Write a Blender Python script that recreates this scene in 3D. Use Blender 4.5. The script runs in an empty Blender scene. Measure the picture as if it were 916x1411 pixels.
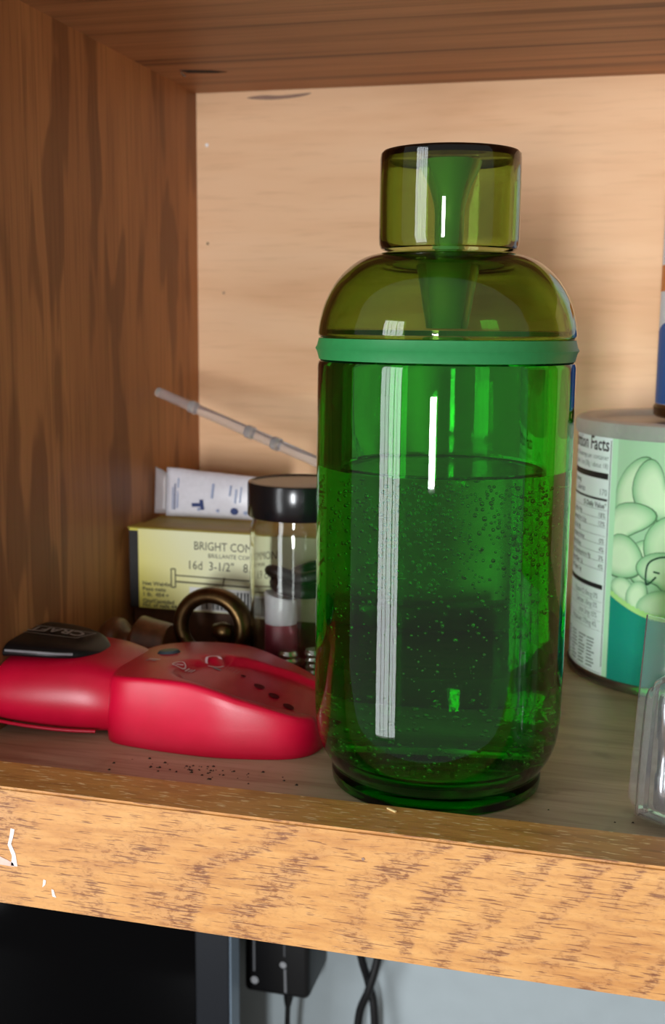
import bpy, bmesh, math, random
from mathutils import Vector, Matrix, noise as mnoise
random.seed(7)
S = bpy.context.scene
COL = S.collection
PI = math.pi

# ------------------------------------------------------------------ camera, world, daylight, exposure
YAW, PITCH, ROLL, FPX = 0.252506, 0.163577, 0.009931, 1582.82
CAM = Vector((0.063699, -0.404146, 0.166029))
fw = Vector((-math.sin(YAW) * math.cos(PITCH), math.cos(YAW) * math.cos(PITCH), -math.sin(PITCH)))
rt = Vector((math.cos(YAW), math.sin(YAW), 0))
up = rt.cross(fw)
c_, s_ = math.cos(ROLL), math.sin(ROLL)
R2 = c_ * rt + s_ * up
U2 = -s_ * rt + c_ * up
cd = bpy.data.cameras.new('camera')
cam = bpy.data.objects.new('camera', cd)
COL.objects.link(cam)
cam.matrix_world = Matrix(((R2.x, U2.x, -fw.x, CAM.x), (R2.y, U2.y, -fw.y, CAM.y), (R2.z, U2.z, -fw.z, CAM.z), (0, 0, 0, 1)))
cd.sensor_fit = 'AUTO'
cd.sensor_width = 36.0
cd.lens = FPX * 36.0 / 1411.0
cd.clip_start = 0.01
cd.dof.use_dof = True
cd.dof.focus_distance = 0.375
cd.dof.aperture_fstop = cd.lens / 2.4          # a 2.4 mm wide pupil
S.camera = cam

world = bpy.data.worlds.new('room')
S.world = world
world.use_nodes = True
bg = world.node_tree.nodes['Background']
bg.inputs[0].default_value = (1.0, 0.93, 0.86, 1)
bg.inputs[1].default_value = 0.38

# two windows of the room: (angle left of straight out, distance, width, lower edge, upper edge, watts)
WINDOWS = ((math.radians(38), 2.0, .66, -.80, .95, 33), (math.radians(0.5), 2.4, .22, -.22, .42, 38))
for az, dist, wid, za, zb, watts in WINDOWS:
    wd = Vector((-math.sin(az), -math.cos(az), 0))
    ld = bpy.data.lights.new('daylight', 'AREA')
    ld.shape = 'RECTANGLE'
    ld.size = wid
    ld.size_y = zb - za
    ld.energy = watts
    ld.color = (0.93, 0.97, 1.0)
    lo = bpy.data.objects.new('daylight', ld)
    COL.objects.link(lo)
    lo.location = wd * dist + Vector((0, 0, (za + zb) / 2))
    lo.rotation_euler = (-wd).to_track_quat('-Z', 'Y').to_euler()

S.view_settings.view_transform = 'Standard'
S.view_settings.look = 'None'
S.view_settings.gamma = 1
S.view_settings.use_curve_mapping = False
S.view_settings.exposure = 0.0
S.cycles.use_denoising = True
S.cycles.max_bounces = 24
S.cycles.transmission_bounces = 24
S.cycles.transparent_max_bounces = 16
S.cycles.sample_clamp_indirect = 6


# ------------------------------------------------------------------ materials
def srgb(r, g, b):
    f = lambda c: (c / 255 / 12.92) if c / 255 <= 0.04045 else ((c / 255 + 0.055) / 1.055) ** 2.4
    return (f(r), f(g), f(b), 1)


class NT:
    """Small helper to write node materials."""
    def __init__(s, name):
        s.m = bpy.data.materials.new(name)
        s.m.use_nodes = True
        s.t = s.m.node_tree
        s.n = s.t.nodes
        s.bsdf = s.n['Principled BSDF']
        s.out = s.n['Material Output']

    def add(s, kind, **kw):
        n = s.n.new(kind)
        for k, v in kw.items():
            setattr(n, k, v)
        return n

    def link(s, a, b):
        s.t.links.new(a, b)

    def put(s, sock, v):
        if hasattr(v, 'is_output'):
            s.link(v, sock)
        else:
            sock.default_value = v

    def pos(s):
        return s.add('ShaderNodeTexCoord').outputs['Object']

    def xyz(s):
        n = s.add('ShaderNodeSeparateXYZ')
        s.link(s.pos(), n.inputs[0])
        return n.outputs

    def vec(s, scale, loc=(0, 0, 0), rot=(0, 0, 0)):
        n = s.add('ShaderNodeMapping')
        s.link(s.pos(), n.inputs[0])
        n.inputs['Scale'].default_value = scale
        n.inputs['Location'].default_value = loc
        n.inputs['Rotation'].default_value = rot
        return n.outputs[0]

    def noise(s, v, scale=1, detail=3, rough=.5, dist=0):
        n = s.add('ShaderNodeTexNoise')
        s.link(v, n.inputs['Vector'])
        n.inputs['Scale'].default_value = scale
        n.inputs['Detail'].default_value = detail
        n.inputs['Roughness'].default_value = rough
        n.inputs['Distortion'].default_value = dist
        return n.outputs['Fac']

    def math(s, op, a, b=0.0, c=0.0):
        n = s.add('ShaderNodeMath', operation=op)
        s.put(n.inputs[0], a)
        s.put(n.inputs[1], b)
        s.put(n.inputs[2], c)
        return n.outputs[0]

    def step(s, v, a, b):
        n = s.add('ShaderNodeMapRange', interpolation_type='SMOOTHSTEP')
        s.put(n.inputs[0], v)
        n.inputs[1].default_value = a
        n.inputs[2].default_value = b
        return n.outputs[0]

    def ramp(s, v, stops):
        n = s.add('ShaderNodeValToRGB')
        s.link(v, n.inputs[0])
        e = n.color_ramp.elements
        e[0].position, e[0].color = stops[0]
        e[1].position, e[1].color = stops[-1]
        for p, c in stops[1:-1]:
            x = e.new(p)
            x.color = c
        return n.outputs[0]

    def mix(s, f, a, b, kind='MIX'):
        n = s.add('ShaderNodeMix', data_type='RGBA', blend_type=kind)
        s.put(n.inputs[0], f)
        s.put(n.inputs[6], a)
        s.put(n.inputs[7], b)
        return n.outputs[2]

    def bump(s, h, strength=.3, dist=.0005):
        n = s.add('ShaderNodeBump')
        n.inputs['Strength'].default_value = strength
        n.inputs['Distance'].default_value = dist
        s.link(h, n.inputs['Height'])
        s.link(n.outputs[0], s.bsdf.inputs['Normal'])

    def set(s, **kw):
        for k, v in kw.items():
            s.put(s.bsdf.inputs[k.replace('_', ' ')], v)
        return s.m


def plain(name, col, rough=.5, metal=0.0, spec=.5, grain=0.0, gscale=400, **kw):
    t = NT(name)
    if grain:
        n = t.noise(t.vec((1, 1, 1)), gscale, 3)
        d = tuple(c * (1 - grain) for c in col[:3]) + (1,)
        l = tuple(min(1, c * (1 + grain)) for c in col[:3]) + (1,)
        t.set(Base_Color=t.ramp(n, [(.3, d), (.7, l)]))
        t.bump(n, .15, .0002)
    else:
        t.set(Base_Color=col)
    return t.set(Roughness=rough, Metallic=metal, Specular_IOR_Level=spec, **kw)


def glass_mat(name, absorb=None, rough=0.0, ior=1.5, wet=None, tint=(1, 1, 1, 1)):
    """Clear glass; colour comes from absorption in its thickness."""
    t = NT(name)
    t.n.remove(t.bsdf)
    g = t.add('ShaderNodeBsdfGlass')
    g.inputs['Color'].default_value = tint
    g.inputs['Roughness'].default_value = rough
    g.inputs['IOR'].default_value = ior
    if wet:                                         # inside face below the water line meets water, not air
        rr, zz, z0 = wet
        x, y, z = t.xyz()
        rad = t.math('SQRT', t.math('ADD', t.math('MULTIPLY', x, x), t.math('MULTIPLY', y, y)))
        ins = t.math('MULTIPLY', t.math('LESS_THAN', rad, rr), t.math('MULTIPLY', t.math('LESS_THAN', z, zz), t.math('GREATER_THAN', z, z0)))
        t.link(t.math('MULTIPLY_ADD', ins, 1.5 / 1.333 - ior, ior), g.inputs['IOR'])
    t.link(g.outputs[0], t.out.inputs['Surface'])
    if absorb:
        v = t.add('ShaderNodeVolumeAbsorption')
        d = max(absorb)
        v.inputs['Color'].default_value = tuple(1 - a / d for a in absorb) + (1,)
        v.inputs['Density'].default_value = d
        t.link(v.outputs[0], t.out.inputs['Volume'])
    return t.m


def wood_side():
    t = NT('oak_plywood_side')
    fine = t.noise(t.vec((1, 420, 14)), 1, 4, .6)
    band = t.noise(t.vec((1, 26, 4.2), loc=(0, .3, .2)), 1, 3, .55, .6)
    patch = t.step(t.noise(t.vec((1, 52, 9.5), loc=(0, 1.3, .9)), 1, 2, .4, .5), .52, .59)
    c = t.ramp(band, [(.3, srgb(166, 110, 66)), (.7, srgb(196, 136, 84))])
    c = t.mix(t.math('MULTIPLY', patch, .62), c, srgb(114, 70, 40))
    c = t.mix(t.math('MULTIPLY', t.step(fine, .45, .7), .4), c, srgb(112, 70, 40))
    t.bump(fine, .12, .0003)
    return t.set(Base_Color=c, Roughness=.5, Specular_IOR_Level=.35)


def wood_ceiling():
    t = NT('oak_plywood_top')
    line = t.noise(t.vec((2.2, 95, 1), loc=(.4, .2, 0)), 1, 3, .5, .5)
    fine = t.noise(t.vec((14, 480, 1)), 1, 4, .6)
    c = t.ramp(line, [(.34, srgb(114, 70, 44)), (.46, srgb(170, 116, 74)), (.62, srgb(184, 127, 84))])
    c = t.mix(t.math('MULTIPLY', t.step(fine, .48, .7), .3), c, srgb(110, 70, 48))
    t.bump(line, .1, .0004)
    return t.set(Base_Color=c, Roughness=.5, Specular_IOR_Level=.35)


def wood_back():
    t = NT('birch_plywood_back')
    band = t.noise(t.vec((3, 1, 26), loc=(.1, 0, .35)), 1, 4, .55, .5)
    big = t.noise(t.vec((5, 1, 11)), 1, 2)
    fine = t.noise(t.vec((30, 1, 420)), 1, 3, .6)
    c = t.ramp(band, [(.28, srgb(222, 172, 128)), (.5, srgb(238, 194, 152)), (.72, srgb(243, 203, 164))])
    c = t.mix(t.math('MULTIPLY', t.step(big, .45, .75), .35), c, srgb(200, 158, 118))
    c = t.mix(t.math('MULTIPLY', t.step(fine, .5, .75), .18), c, srgb(176, 126, 86))
    return t.set(Base_Color=c, Roughness=.55, Specular_IOR_Level=.3)


def wood_shelf():
    t = NT('worn_shelf_board')
    band = t.noise(t.vec((7, 70, 1), loc=(.6, .1, 0)), 1, 4, .6, .6)
    fine = t.noise(t.vec((28, 420, 1)), 1, 3, .6)
    dirt = t.noise(t.vec((1, 1, 1)), 38, 4, .65)
    c = t.ramp(band, [(.3, srgb(150, 130, 102)), (.55, srgb(182, 163, 134)), (.75, srgb(192, 175, 148))])
    c = t.mix(t.math('MULTIPLY', t.step(fine, .5, .72), .4), c, srgb(108, 84, 64))
    c = t.mix(t.math('MULTIPLY', t.step(dirt, .56, .74), .45), c, srgb(94, 74, 56))
    t.bump(fine, .12, .0003)
    return t.set(Base_Color=c, Roughness=.42, Specular_IOR_Level=.5)


def wood_rail():
    t = NT('oak_rail_face')
    x, y, z = t.xyz()
    warp = t.noise(t.vec((7, 1, 17), loc=(.2, 0, .1)), 1, 4, .6)
    # growth bands: upright at the left, leaning over towards the right
    ph = t.math('MULTIPLY_ADD', t.math('MULTIPLY', x, x), 160.0, t.math('MULTIPLY', x, 46.0))
    ph = t.math('ADD', ph, t.math('MULTIPLY', z, t.math('MULTIPLY_ADD', x, -300.0, -32.0)))
    ph = t.math('MULTIPLY_ADD', warp, 5.0, ph)
    saw = t.math('FRACT', ph)
    late = t.math('MULTIPLY', t.step(saw, .3, .8), t.math('SUBTRACT', 1.0, t.step(saw, .82, 1.0)))
    late = t.math('MULTIPLY', late, t.step(t.noise(t.vec((24, 1, 40), loc=(3, 0, 1)), 1, 2), .3, .62))
    tilt = (0, math.radians(.8), 0)
    pore = t.noise(t.vec((95, 1, 1500), rot=tilt), 1, 2, .55)
    thr = t.math('MULTIPLY_ADD', late, -.09, .60)
    dash = t.step(t.math('SUBTRACT', pore, thr), .0, .06)
    fleck = t.noise(t.vec((300, 1, 640)), 1, 4, .7)
    soft = t.noise(t.vec((40, 1, 260), rot=tilt), 1, 4, .6)
    c = t.ramp(soft, [(.28, srgb(176, 116, 62)), (.5, srgb(202, 144, 82)), (.72, srgb(212, 158, 96))])
    big = t.noise(t.vec((11, 1, 26), loc=(1.4, 0, .6)), 1, 2)
    c = t.mix(t.math('MULTIPLY', t.step(big, .40, .68), .28), c, srgb(226, 172, 104))
    c = t.mix(t.math('MULTIPLY', late, .5), c, srgb(146, 88, 48))
    c = t.mix(t.math('MULTIPLY', t.step(fleck, .48, .66), t.math('MULTIPLY_ADD', late, .62, .16)), c, srgb(118, 68, 42))
    c = t.mix(t.math('MULTIPLY', t.step(fleck, .60, .44), t.math('MULTIPLY', late, .35)), c, srgb(230, 178, 118))
    c = t.mix(t.math('MULTIPLY', dash, .75), c, srgb(112, 64, 40))
    t.bump(t.math('MULTIPLY_ADD', dash, -.8, t.math('MULTIPLY', fleck, .7)), .35, .0005)
    return t.set(Base_Color=c, Roughness=.42, Specular_IOR_Level=.45)


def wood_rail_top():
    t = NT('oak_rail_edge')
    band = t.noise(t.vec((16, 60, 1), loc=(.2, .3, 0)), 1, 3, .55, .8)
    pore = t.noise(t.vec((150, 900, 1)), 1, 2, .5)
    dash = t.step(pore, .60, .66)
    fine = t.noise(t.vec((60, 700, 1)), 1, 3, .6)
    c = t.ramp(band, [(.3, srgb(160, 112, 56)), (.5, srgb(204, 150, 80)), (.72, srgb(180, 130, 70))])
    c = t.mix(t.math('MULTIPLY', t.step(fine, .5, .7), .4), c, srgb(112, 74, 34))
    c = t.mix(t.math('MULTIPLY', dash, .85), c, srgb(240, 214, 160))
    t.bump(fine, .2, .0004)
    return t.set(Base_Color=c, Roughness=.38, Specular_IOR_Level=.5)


def colour_attr(name, rough=.45, spec=.4):
    t = NT(name)
    a = t.add('ShaderNodeAttribute', attribute_name='Col')
    n = t.noise(t.vec((1, 1, 1)), 700, 2)
    t.set(Base_Color=t.mix(t.math('MULTIPLY', n, .04), a.outputs['Color'], (0.5, 0.5, 0.5, 1)), Roughness=rough, Specular_IOR_Level=spec)
    return t.m


def red_plastic():
    t = NT('satin_red_plastic')
    n = t.noise(t.vec((1, 1, 1)), 1800, 2)
    d = t.noise(t.vec((1, 1, 1)), 60, 4, .6)
    t.set(Base_Color=t.ramp(d, [(.3, srgb(190, 6, 44)), (.7, srgb(204, 10, 54))]), Roughness=.34, Specular_IOR_Level=.4)
    t.bump(n, .08, .0002)
    return t.m


M = {}
M['side'] = wood_side()
M['top'] = wood_ceiling()
M['back'] = wood_back()
M['shelf'] = wood_shelf()
M['rail'] = wood_rail()
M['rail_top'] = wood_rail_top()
M['paint'] = plain('pale_wall_paint', srgb(152, 162, 166), .6, grain=.03, gscale=60)
M['counter'] = plain('laminate_counter', srgb(170, 165, 158), .4, grain=.1, gscale=150)
M['white_trim'] = plain('white_window_paint', srgb(225, 225, 222), .5, grain=.02)
M['glass_body'] = glass_mat('green_bottle_glass', (225, 31, 205), wet=(.0385, .1159, .004))
M['glass_dome'] = glass_mat('olive_bottle_glass', (310, 200, 620))
M['glass_clear'] = glass_mat('clear_jar_glass', None, ior=1.48, tint=(.97, .98, .96, 1))
M['water'] = glass_mat('water_surface', None, ior=1.333)
M['bubble'] = glass_mat('gas_bubble', None, ior=1 / 1.333)
M['seal'] = plain('green_silicone', srgb(36, 122, 66), .4, grain=.05)
M['print'] = colour_attr('printed_ink')
M['red'] = red_plastic()
M['black'] = plain('black_plastic', srgb(13, 13, 15), .42, spec=.3, grain=.15, gscale=900)
M['lid_black'] = plain('black_jar_lid', srgb(18, 18, 20), .2, grain=.05)
M['rubber'] = plain('black_rubber', srgb(24, 24, 27), .45, grain=.2, gscale=500)
M['grey'] = plain('grey_print', srgb(120, 120, 124), .5, grain=.1)
M['pale_line'] = plain('pale_symbol_print', srgb(226, 190, 196), .5, grain=.05)
M['slate'] = plain('slate_button', srgb(48, 60, 68), .45, grain=.1)
M['dark_red'] = plain('dark_red_lens', srgb(90, 6, 18), .6, spec=.15, grain=.1)
M['lid'] = plain('frosted_white_lid', srgb(184, 186, 180), .45, grain=.03, Transmission_Weight=.2)
M['steel'] = plain('tinned_steel', srgb(150, 148, 144), .32, 1.0, grain=.08)
M['zinc'] = plain('bright_metal', srgb(205, 206, 208), .22, 1.0, grain=.05)
M['brass'] = plain('antique_brass', srgb(98, 76, 48), .38, 1.0, grain=.25, gscale=260)
M['turned'] = plain('dark_turned_wood', srgb(112, 72, 46), .35, grain=.25, gscale=220)
M['block'] = plain('dark_wood_block', srgb(92, 60, 38), .6, grain=.25, gscale=200)
M['maroon'] = plain('maroon_film', srgb(134, 52, 66), .35, grain=.15, gscale=180)
M['whitefilm'] = plain('white_film', srgb(226, 224, 232), .35, grain=.04)
M['card'] = plain('olive_yellow_card', srgb(176, 160, 62), .55, grain=.06)
M['screen'] = plain('glossy_black_panel', srgb(4, 4, 5), .1, spec=.06)
M['bezel'] = plain('slate_bezel', srgb(20, 23, 29), .45, spec=.2, grain=.08)
M['bezel_lit'] = plain('lit_bezel_side', srgb(128, 146, 164), .4, grain=.05)  # pale tone stands for light on the frame's side face
M['dust'] = plain('black_dirt', srgb(40, 28, 22), .9, grain=.2)
M['smudge'] = plain('grey_smudge', srgb(150, 120, 104), .8, grain=.12, gscale=200)
M['flake'] = plain('white_paint_flake', srgb(248, 246, 246), .5, grain=.02)
M['tape'] = plain('old_tape', srgb(214, 182, 168), .35, grain=.08)
M['splinter'] = plain('pale_splinter', srgb(238, 214, 150), .6, grain=.05)


def film(name, alpha_tint, rough=.08, t_=.85):
    t = NT(name)
    n = t.noise(t.vec((1, 1, 1)), 160, 3)
    t.bump(n, .15, .0004)
    return t.set(Base_Color=alpha_tint, Roughness=rough, Transmission_Weight=t_, IOR=1.3, Specular_IOR_Level=.6)


M['clear'] = film('clear_plastic_film', (.93, .95, .97, 1), .04, .96)
M['tube'] = film('clear_plastic_tube', (.9, .9, .92, 1), .12, .8)
M['cloudy'] = film('cloudy_bag_film', (.86, .86, .9, 1), .3, .75)
t = NT('frosted_green_funnel')
t.set(Base_Color=srgb(128, 200, 128), Roughness=.28, Transmission_Weight=.5, IOR=1.4)
M['funnel'] = t.m


# ------------------------------------------------------------------ builders
def tag(o, label=None, cat=None, group=None, kind=None):
    if label: o['label'] = label
    if cat: o['category'] = cat
    if group: o['group'] = group
    if kind: o['kind'] = kind
    return o


def thing(name, label, cat, loc=(0, 0, 0), group=None):
    o = bpy.data.objects.new(name, None)
    COL.objects.link(o)
    o.location = loc
    o.empty_display_size = .01
    return tag(o, label, cat, group)


def mesh_obj(name, verts, faces, mats, parent=None, smooth=True, midx=None, sub=0, angle=None):
    me = bpy.data.meshes.new(name)
    me.from_pydata([tuple(v) for v in verts], [], faces)
    if not isinstance(mats, (list, tuple)):
        mats = [mats]
    for m in mats:
        me.materials.append(m)
    if midx:
        for p, i in zip(me.polygons, midx):
            p.material_index = i
    me.update()
    o = bpy.data.objects.new(name, me)
    COL.objects.link(o)
    if parent:
        o.parent = parent
        o.matrix_parent_inverse = Matrix.Translation(-parent_origin(parent))
    if smooth:
        if angle:
            me.shade_smooth()
            sharp(me, angle)
        else:
            me.shade_smooth()
    if sub:
        md = o.modifiers.new('subdivision', 'SUBSURF')
        md.levels = md.render_levels = sub
    return o


def parent_origin(p):
    v = Vector(p.location)
    while p.parent:
        p = p.parent
        v = v + Vector(p.location) if p.type == 'EMPTY' else v
    return v


def sharp(me, deg):
    bm = bmesh.new()
    bm.from_mesh(me)
    lim = math.radians(deg)
    for e in bm.edges:
        if len(e.link_faces) == 2 and e.calc_face_angle(0) > lim:
            e.smooth = False
    bm.to_mesh(me)
    bm.free()


def box(name, lo_, hi_, m, parent=None, bevel=0.0, seg=2, rotz=0.0):
    bm = bmesh.new()
    bmesh.ops.create_cube(bm, size=1)
    c = (Vector(lo_) + Vector(hi_)) / 2
    d = Vector(hi_) - Vector(lo_)
    for v in bm.verts:
        v.co = Vector((v.co.x * d.x, v.co.y * d.y, v.co.z * d.z))
    if bevel:
        bmesh.ops.bevel(bm, geom=list(bm.edges), offset=bevel, segments=seg, affect='EDGES', profile=.5)
    if rotz:
        bmesh.ops.rotate(bm, verts=bm.verts, cent=(0, 0, 0), matrix=Matrix.Rotation(rotz, 3, 'Z'))
    for v in bm.verts:
        v.co += c
    vs = [v.co.copy() for v in bm.verts]
    bm.verts.index_update()
    fs = [[v.index for v in f.verts] for f in bm.faces]
    bm.free()
    return mesh_obj(name, vs, fs, m, parent, smooth=bool(bevel), angle=40 if bevel else None)


def lathe(name, prof, m, parent=None, c=(0, 0), n=96, closed=True, angle=35, axis='z', start=None, flip=False):
    """prof: (r, z) list. closed: the profile is a loop, so the solid has thickness."""
    vs, fs, ring = [], [], []
    for r, z in prof:
        if r < 1e-6:
            ring.append([len(vs)])
            vs.append((0, 0, z))
        else:
            ring.append(list(range(len(vs), len(vs) + n)))
            vs += [(r * math.cos(2 * PI * i / n), r * math.sin(2 * PI * i / n), z) for i in range(n)]
    k = len(prof)
    for a in range(k if closed else k - 1):
        A, B = ring[a], ring[(a + 1) % k]
        if len(A) == 1 and len(B) == 1:
            continue
        for i in range(n):
            j = (i + 1) % n
            if len(A) == 1: f = (A[0], B[j], B[i])
            elif len(B) == 1: f = (A[i], A[j], B[0])
            else: f = (A[i], A[j], B[j], B[i])
            fs.append(f[::-1] if flip else f)
    if axis == 'x':
        vs = [(z, x, y) for x, y, z in vs]
        o3 = Vector(start)
    else:
        o3 = Vector((c[0], c[1], 0))
    vs = [Vector(v) + o3 for v in vs]
    return mesh_obj(name, vs, fs, m, parent, angle=angle)


def smooth_path(pts, n=8, closed=False):
    """Catmull-Rom through points of any dimension."""
    out = []
    L = len(pts)
    for i in range(L if closed else L - 1):
        g = lambda k: pts[k % L] if closed else pts[max(0, min(L - 1, k))]
        p0, p1, p2, p3 = g(i - 1), g(i), g(i + 1), g(i + 2)
        for q in range(n):
            t = q / n
            out.append(tuple(.5 * (2 * b + (c - a) * t + (2 * a - 5 * b + 4 * c - d) * t * t + (3 * b - a - 3 * c + d) * t ** 3)
                             for a, b, c, d in zip(p0, p1, p2, p3)))
    if not closed:
        out.append(tuple(pts[-1]))
    return out


def tube(name, path, rad, m, parent=None, seg=12, side=None, rad2=None, cap=True):
    """Sweep a round (or oval) section along a path; rad may be a list. side: fixed direction of the oval's second axis."""
    P = [Vector(p) for p in path]
    n = len(P)
    vs, fs = [], []
    prev = None
    for i, p in enumerate(P):
        t = (P[min(n - 1, i + 1)] - P[max(0, i - 1)]).normalized()
        if side is not None:
            b = Vector(side)
            a = t.cross(b).normalized()
        else:
            if prev is None:
                prev = t.orthogonal().normalized()
            a = (prev - t * prev.dot(t)).normalized()
            prev = a
            b = t.cross(a)
        ra = rad[i] if isinstance(rad, (list, tuple)) else rad
        rb = (rad2[i] if isinstance(rad2, (list, tuple)) else rad2) if rad2 else ra
        for k in range(seg):
            w = 2 * PI * k / seg
            vs.append(p + a * ra * math.cos(w) + b * rb * math.sin(w))
    for i in range(n - 1):
        for k in range(seg):
            k2 = (k + 1) % seg
            fs.append((i * seg + k, i * seg + k2, (i + 1) * seg + k2, (i + 1) * seg + k))
    if cap:
        fs.append(tuple(range(seg))[::-1])
        fs.append(tuple((n - 1) * seg + k for k in range(seg)))
    return mesh_obj(name, vs, fs, m, parent, angle=60)


class Print:
    """Flat ink laid on a surface: rectangles, outlines, letters; one colour per corner."""
    def __init__(s):
        s.v, s.f, s.c = [], [], []

    def poly(s, pts, col, layer=1, cols=None):
        b = len(s.v)
        for i, (u, w) in enumerate(pts):
            s.v.append((u, w, layer))
            s.c.append(cols[i] if cols else col)
        s.f.append(tuple(range(b, b + len(pts))))

    def rect(s, u0, w0, u1, w1, col, layer=1, nu=1, cols=None):
        for i in range(nu):
            a, b = u0 + (u1 - u0) * i / nu, u0 + (u1 - u0) * (i + 1) / nu
            s.poly([(a, w0), (b, w0), (b, w1), (a, w1)], col, layer, cols)

    def fan(s, pts, cen, col_mid, col_edge, layer):
        """A filled outline shaded from its middle to its rim, as printed."""
        b = len(s.v)
        s.v.append((cen[0], cen[1], layer)); s.c.append(col_mid)
        n = len(pts)
        ks = (.25, .5, .72, .88, 1.0)
        for k in ks:
            for u, w in pts:
                s.v.append((cen[0] + (u - cen[0]) * k, cen[1] + (w - cen[1]) * k, layer))
                f = max(0, (k - .5) / .5) ** 1.6
                s.c.append(tuple(a_ + (b_ - a_) * f for a_, b_ in zip(col_mid, col_edge)))
        for i in range(n):
            j = (i + 1) % n
            s.f.append((b, b + 1 + i, b + 1 + j))
            for q in range(len(ks) - 1):
                s.f.append((b + 1 + q * n + i, b + 1 + (q + 1) * n + i, b + 1 + (q + 1) * n + j, b + 1 + q * n + j))

    def line(s, pts, wid, col, layer=2):
        for (a, b), (c, d) in zip(pts[:-1], pts[1:]):
            t = Vector((c - a, d - b))
            if t.length < 1e-9: continue
            n = Vector((-t.y, t.x)).normalized() * wid / 2
            s.poly([(a - n.x, b - n.y), (c - n.x, d - n.y), (c + n.x, d + n.y), (a + n.x, b + n.y)], col, layer)

    def text(s, body, u, w, size, col, layer=2, align='LEFT', sx=1.0, bold=0.0, rot=0.0):
        cu = bpy.data.curves.new('letters', 'FONT')
        cu.body = body
        cu.size = size
        cu.align_x = align
        cu.resolution_u = 2
        cu.offset = bold
        o = bpy.data.objects.new('letters', cu)
        COL.objects.link(o)
        me = bpy.data.meshes.new_from_object(o.evaluated_get(bpy.context.evaluated_depsgraph_get()))
        b = len(s.v)
        cr, sr = math.cos(rot), math.sin(rot)
        for v in me.vertices:
            x, y = v.co.x * sx, v.co.y
            s.v.append((u + x * cr - y * sr, w + x * sr + y * cr, layer))
            s.c.append(col)
        for p in me.polygons:
            s.f.append(tuple(b + i for i in p.vertices))
        bpy.data.objects.remove(o)
        bpy.data.curves.remove(cu)
        bpy.data.meshes.remove(me)

    def build(s, name, fn, parent, mat=None, step=.00006):
        vs = [fn(u, w, l * step) for u, w, l in s.v]
        o = mesh_obj(name, vs, s.f, mat or M['print'], parent, smooth=False)
        a = o.data.color_attributes.new('Col', 'FLOAT_COLOR', 'POINT')
        for i, c in enumerate(s.c):
            a.data[i].color = c
        return o


# ------------------------------------------------------------------ the cabinet
WX, BY, HZ = -0.1797, 0.2256, 0.2913
RB, RF, RT, RBOT = -0.0450, -0.0673, 0.0059, -0.0378
XR = 0.42
tag(box('floor', (WX, RB, -.019), (XR, BY, 0), M['shelf']), 'worn grey brown shelf board', kind='structure')
tag(box('wall_left', (WX - .016, RF - .001, -.0378), (WX, BY + .006, HZ + .016), M['side']), 'dark plywood left side of the cabinet', kind='structure')
tag(box('wall_back', (WX, BY, -.019), (XR, BY + .006, HZ), M['back']), 'light plywood back of the cabinet', kind='structure')
tag(box('wall_right', (XR, RF, -.0378), (XR + .016, BY + .006, HZ + .016), M['side']), 'right side of the cabinet', kind='structure')
tag(box('ceiling', (WX, RF, HZ), (XR, BY + .006, HZ + .016), M['top']), 'dark plywood underside of the shelf above', kind='structure')

# face rail: slightly eased edges, its top a lip above the shelf
bm = bmesh.new()
bmesh.ops.create_cube(bm, size=1)
for v in bm.verts:
    v.co = Vector((v.co.x * (XR + .016 - WX + .016) + (XR + WX) / 2, v.co.y * (RB - RF) + (RB + RF) / 2, v.co.z * (RT - RBOT) + (RT + RBOT) / 2))
bmesh.ops.bevel(bm, geom=[e for e in bm.edges if abs((e.verts[0].co - e.verts[1].co).x) > .1], offset=.0009, segments=2, affect='EDGES')
bm.verts.index_update()
bm.normal_update()
vs = [v.co.copy() for v in bm.verts]
fs = [[v.index for v in f.verts] for f in bm.faces]
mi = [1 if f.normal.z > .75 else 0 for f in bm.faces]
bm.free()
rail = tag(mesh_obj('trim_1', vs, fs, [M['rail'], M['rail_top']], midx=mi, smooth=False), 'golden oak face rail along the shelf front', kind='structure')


def flake(pts, y=RF, name='paint_flake', m='flake', lab=None):
    vs, n = [], len(pts)
    if m == 'flake':
        cx_ = sum(p[0] for p in pts) / n
        pts = [(cx_ + (x - cx_) * 1.55, z) for x, z in pts]
    for d in (0, -.00025):
        vs += [(x, y + d, z) for x, z in pts]
    fs = [tuple(range(n)), tuple(range(n, 2 * n))[::-1]] + [(i, i + n, (i + 1) % n + n, (i + 1) % n) for i in range(n)]
    o = mesh_obj(name, vs, fs, M[m], rail, smooth=False)
    if lab: o['label'] = lab


flake([(-.1375, -.0088), (-.1366, -.0090), (-.1370, -.0118), (-.1376, -.0146), (-.1366, -.0180), (-.1362, -.0226), (-.1378, -.0226), (-.1374, -.0190), (-.1384, -.0150), (-.1378, -.0115)])
flake([(-.1256, -.0262), (-.1250, -.0264), (-.1252, -.0280), (-.1259, -.0291), (-.1257, -.0275)])
flake([(-.1224, -.0294), (-.1219, -.0296), (-.1216, -.0314), (-.1213, -.0322), (-.1222, -.0320)])
flake([(-.1430, -.0195), (-.1372, -.0215), (-.1366, -.0229), (-.1430, -.0228)], name='tape_scrap', m='tape', lab='pale scrap of old tape')
flake([(-.0125, -.0032), (-.0117, -.0029), (-.0113, -.0036), (-.0121, -.0040)], name='dent_mark', m='smudge')
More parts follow.
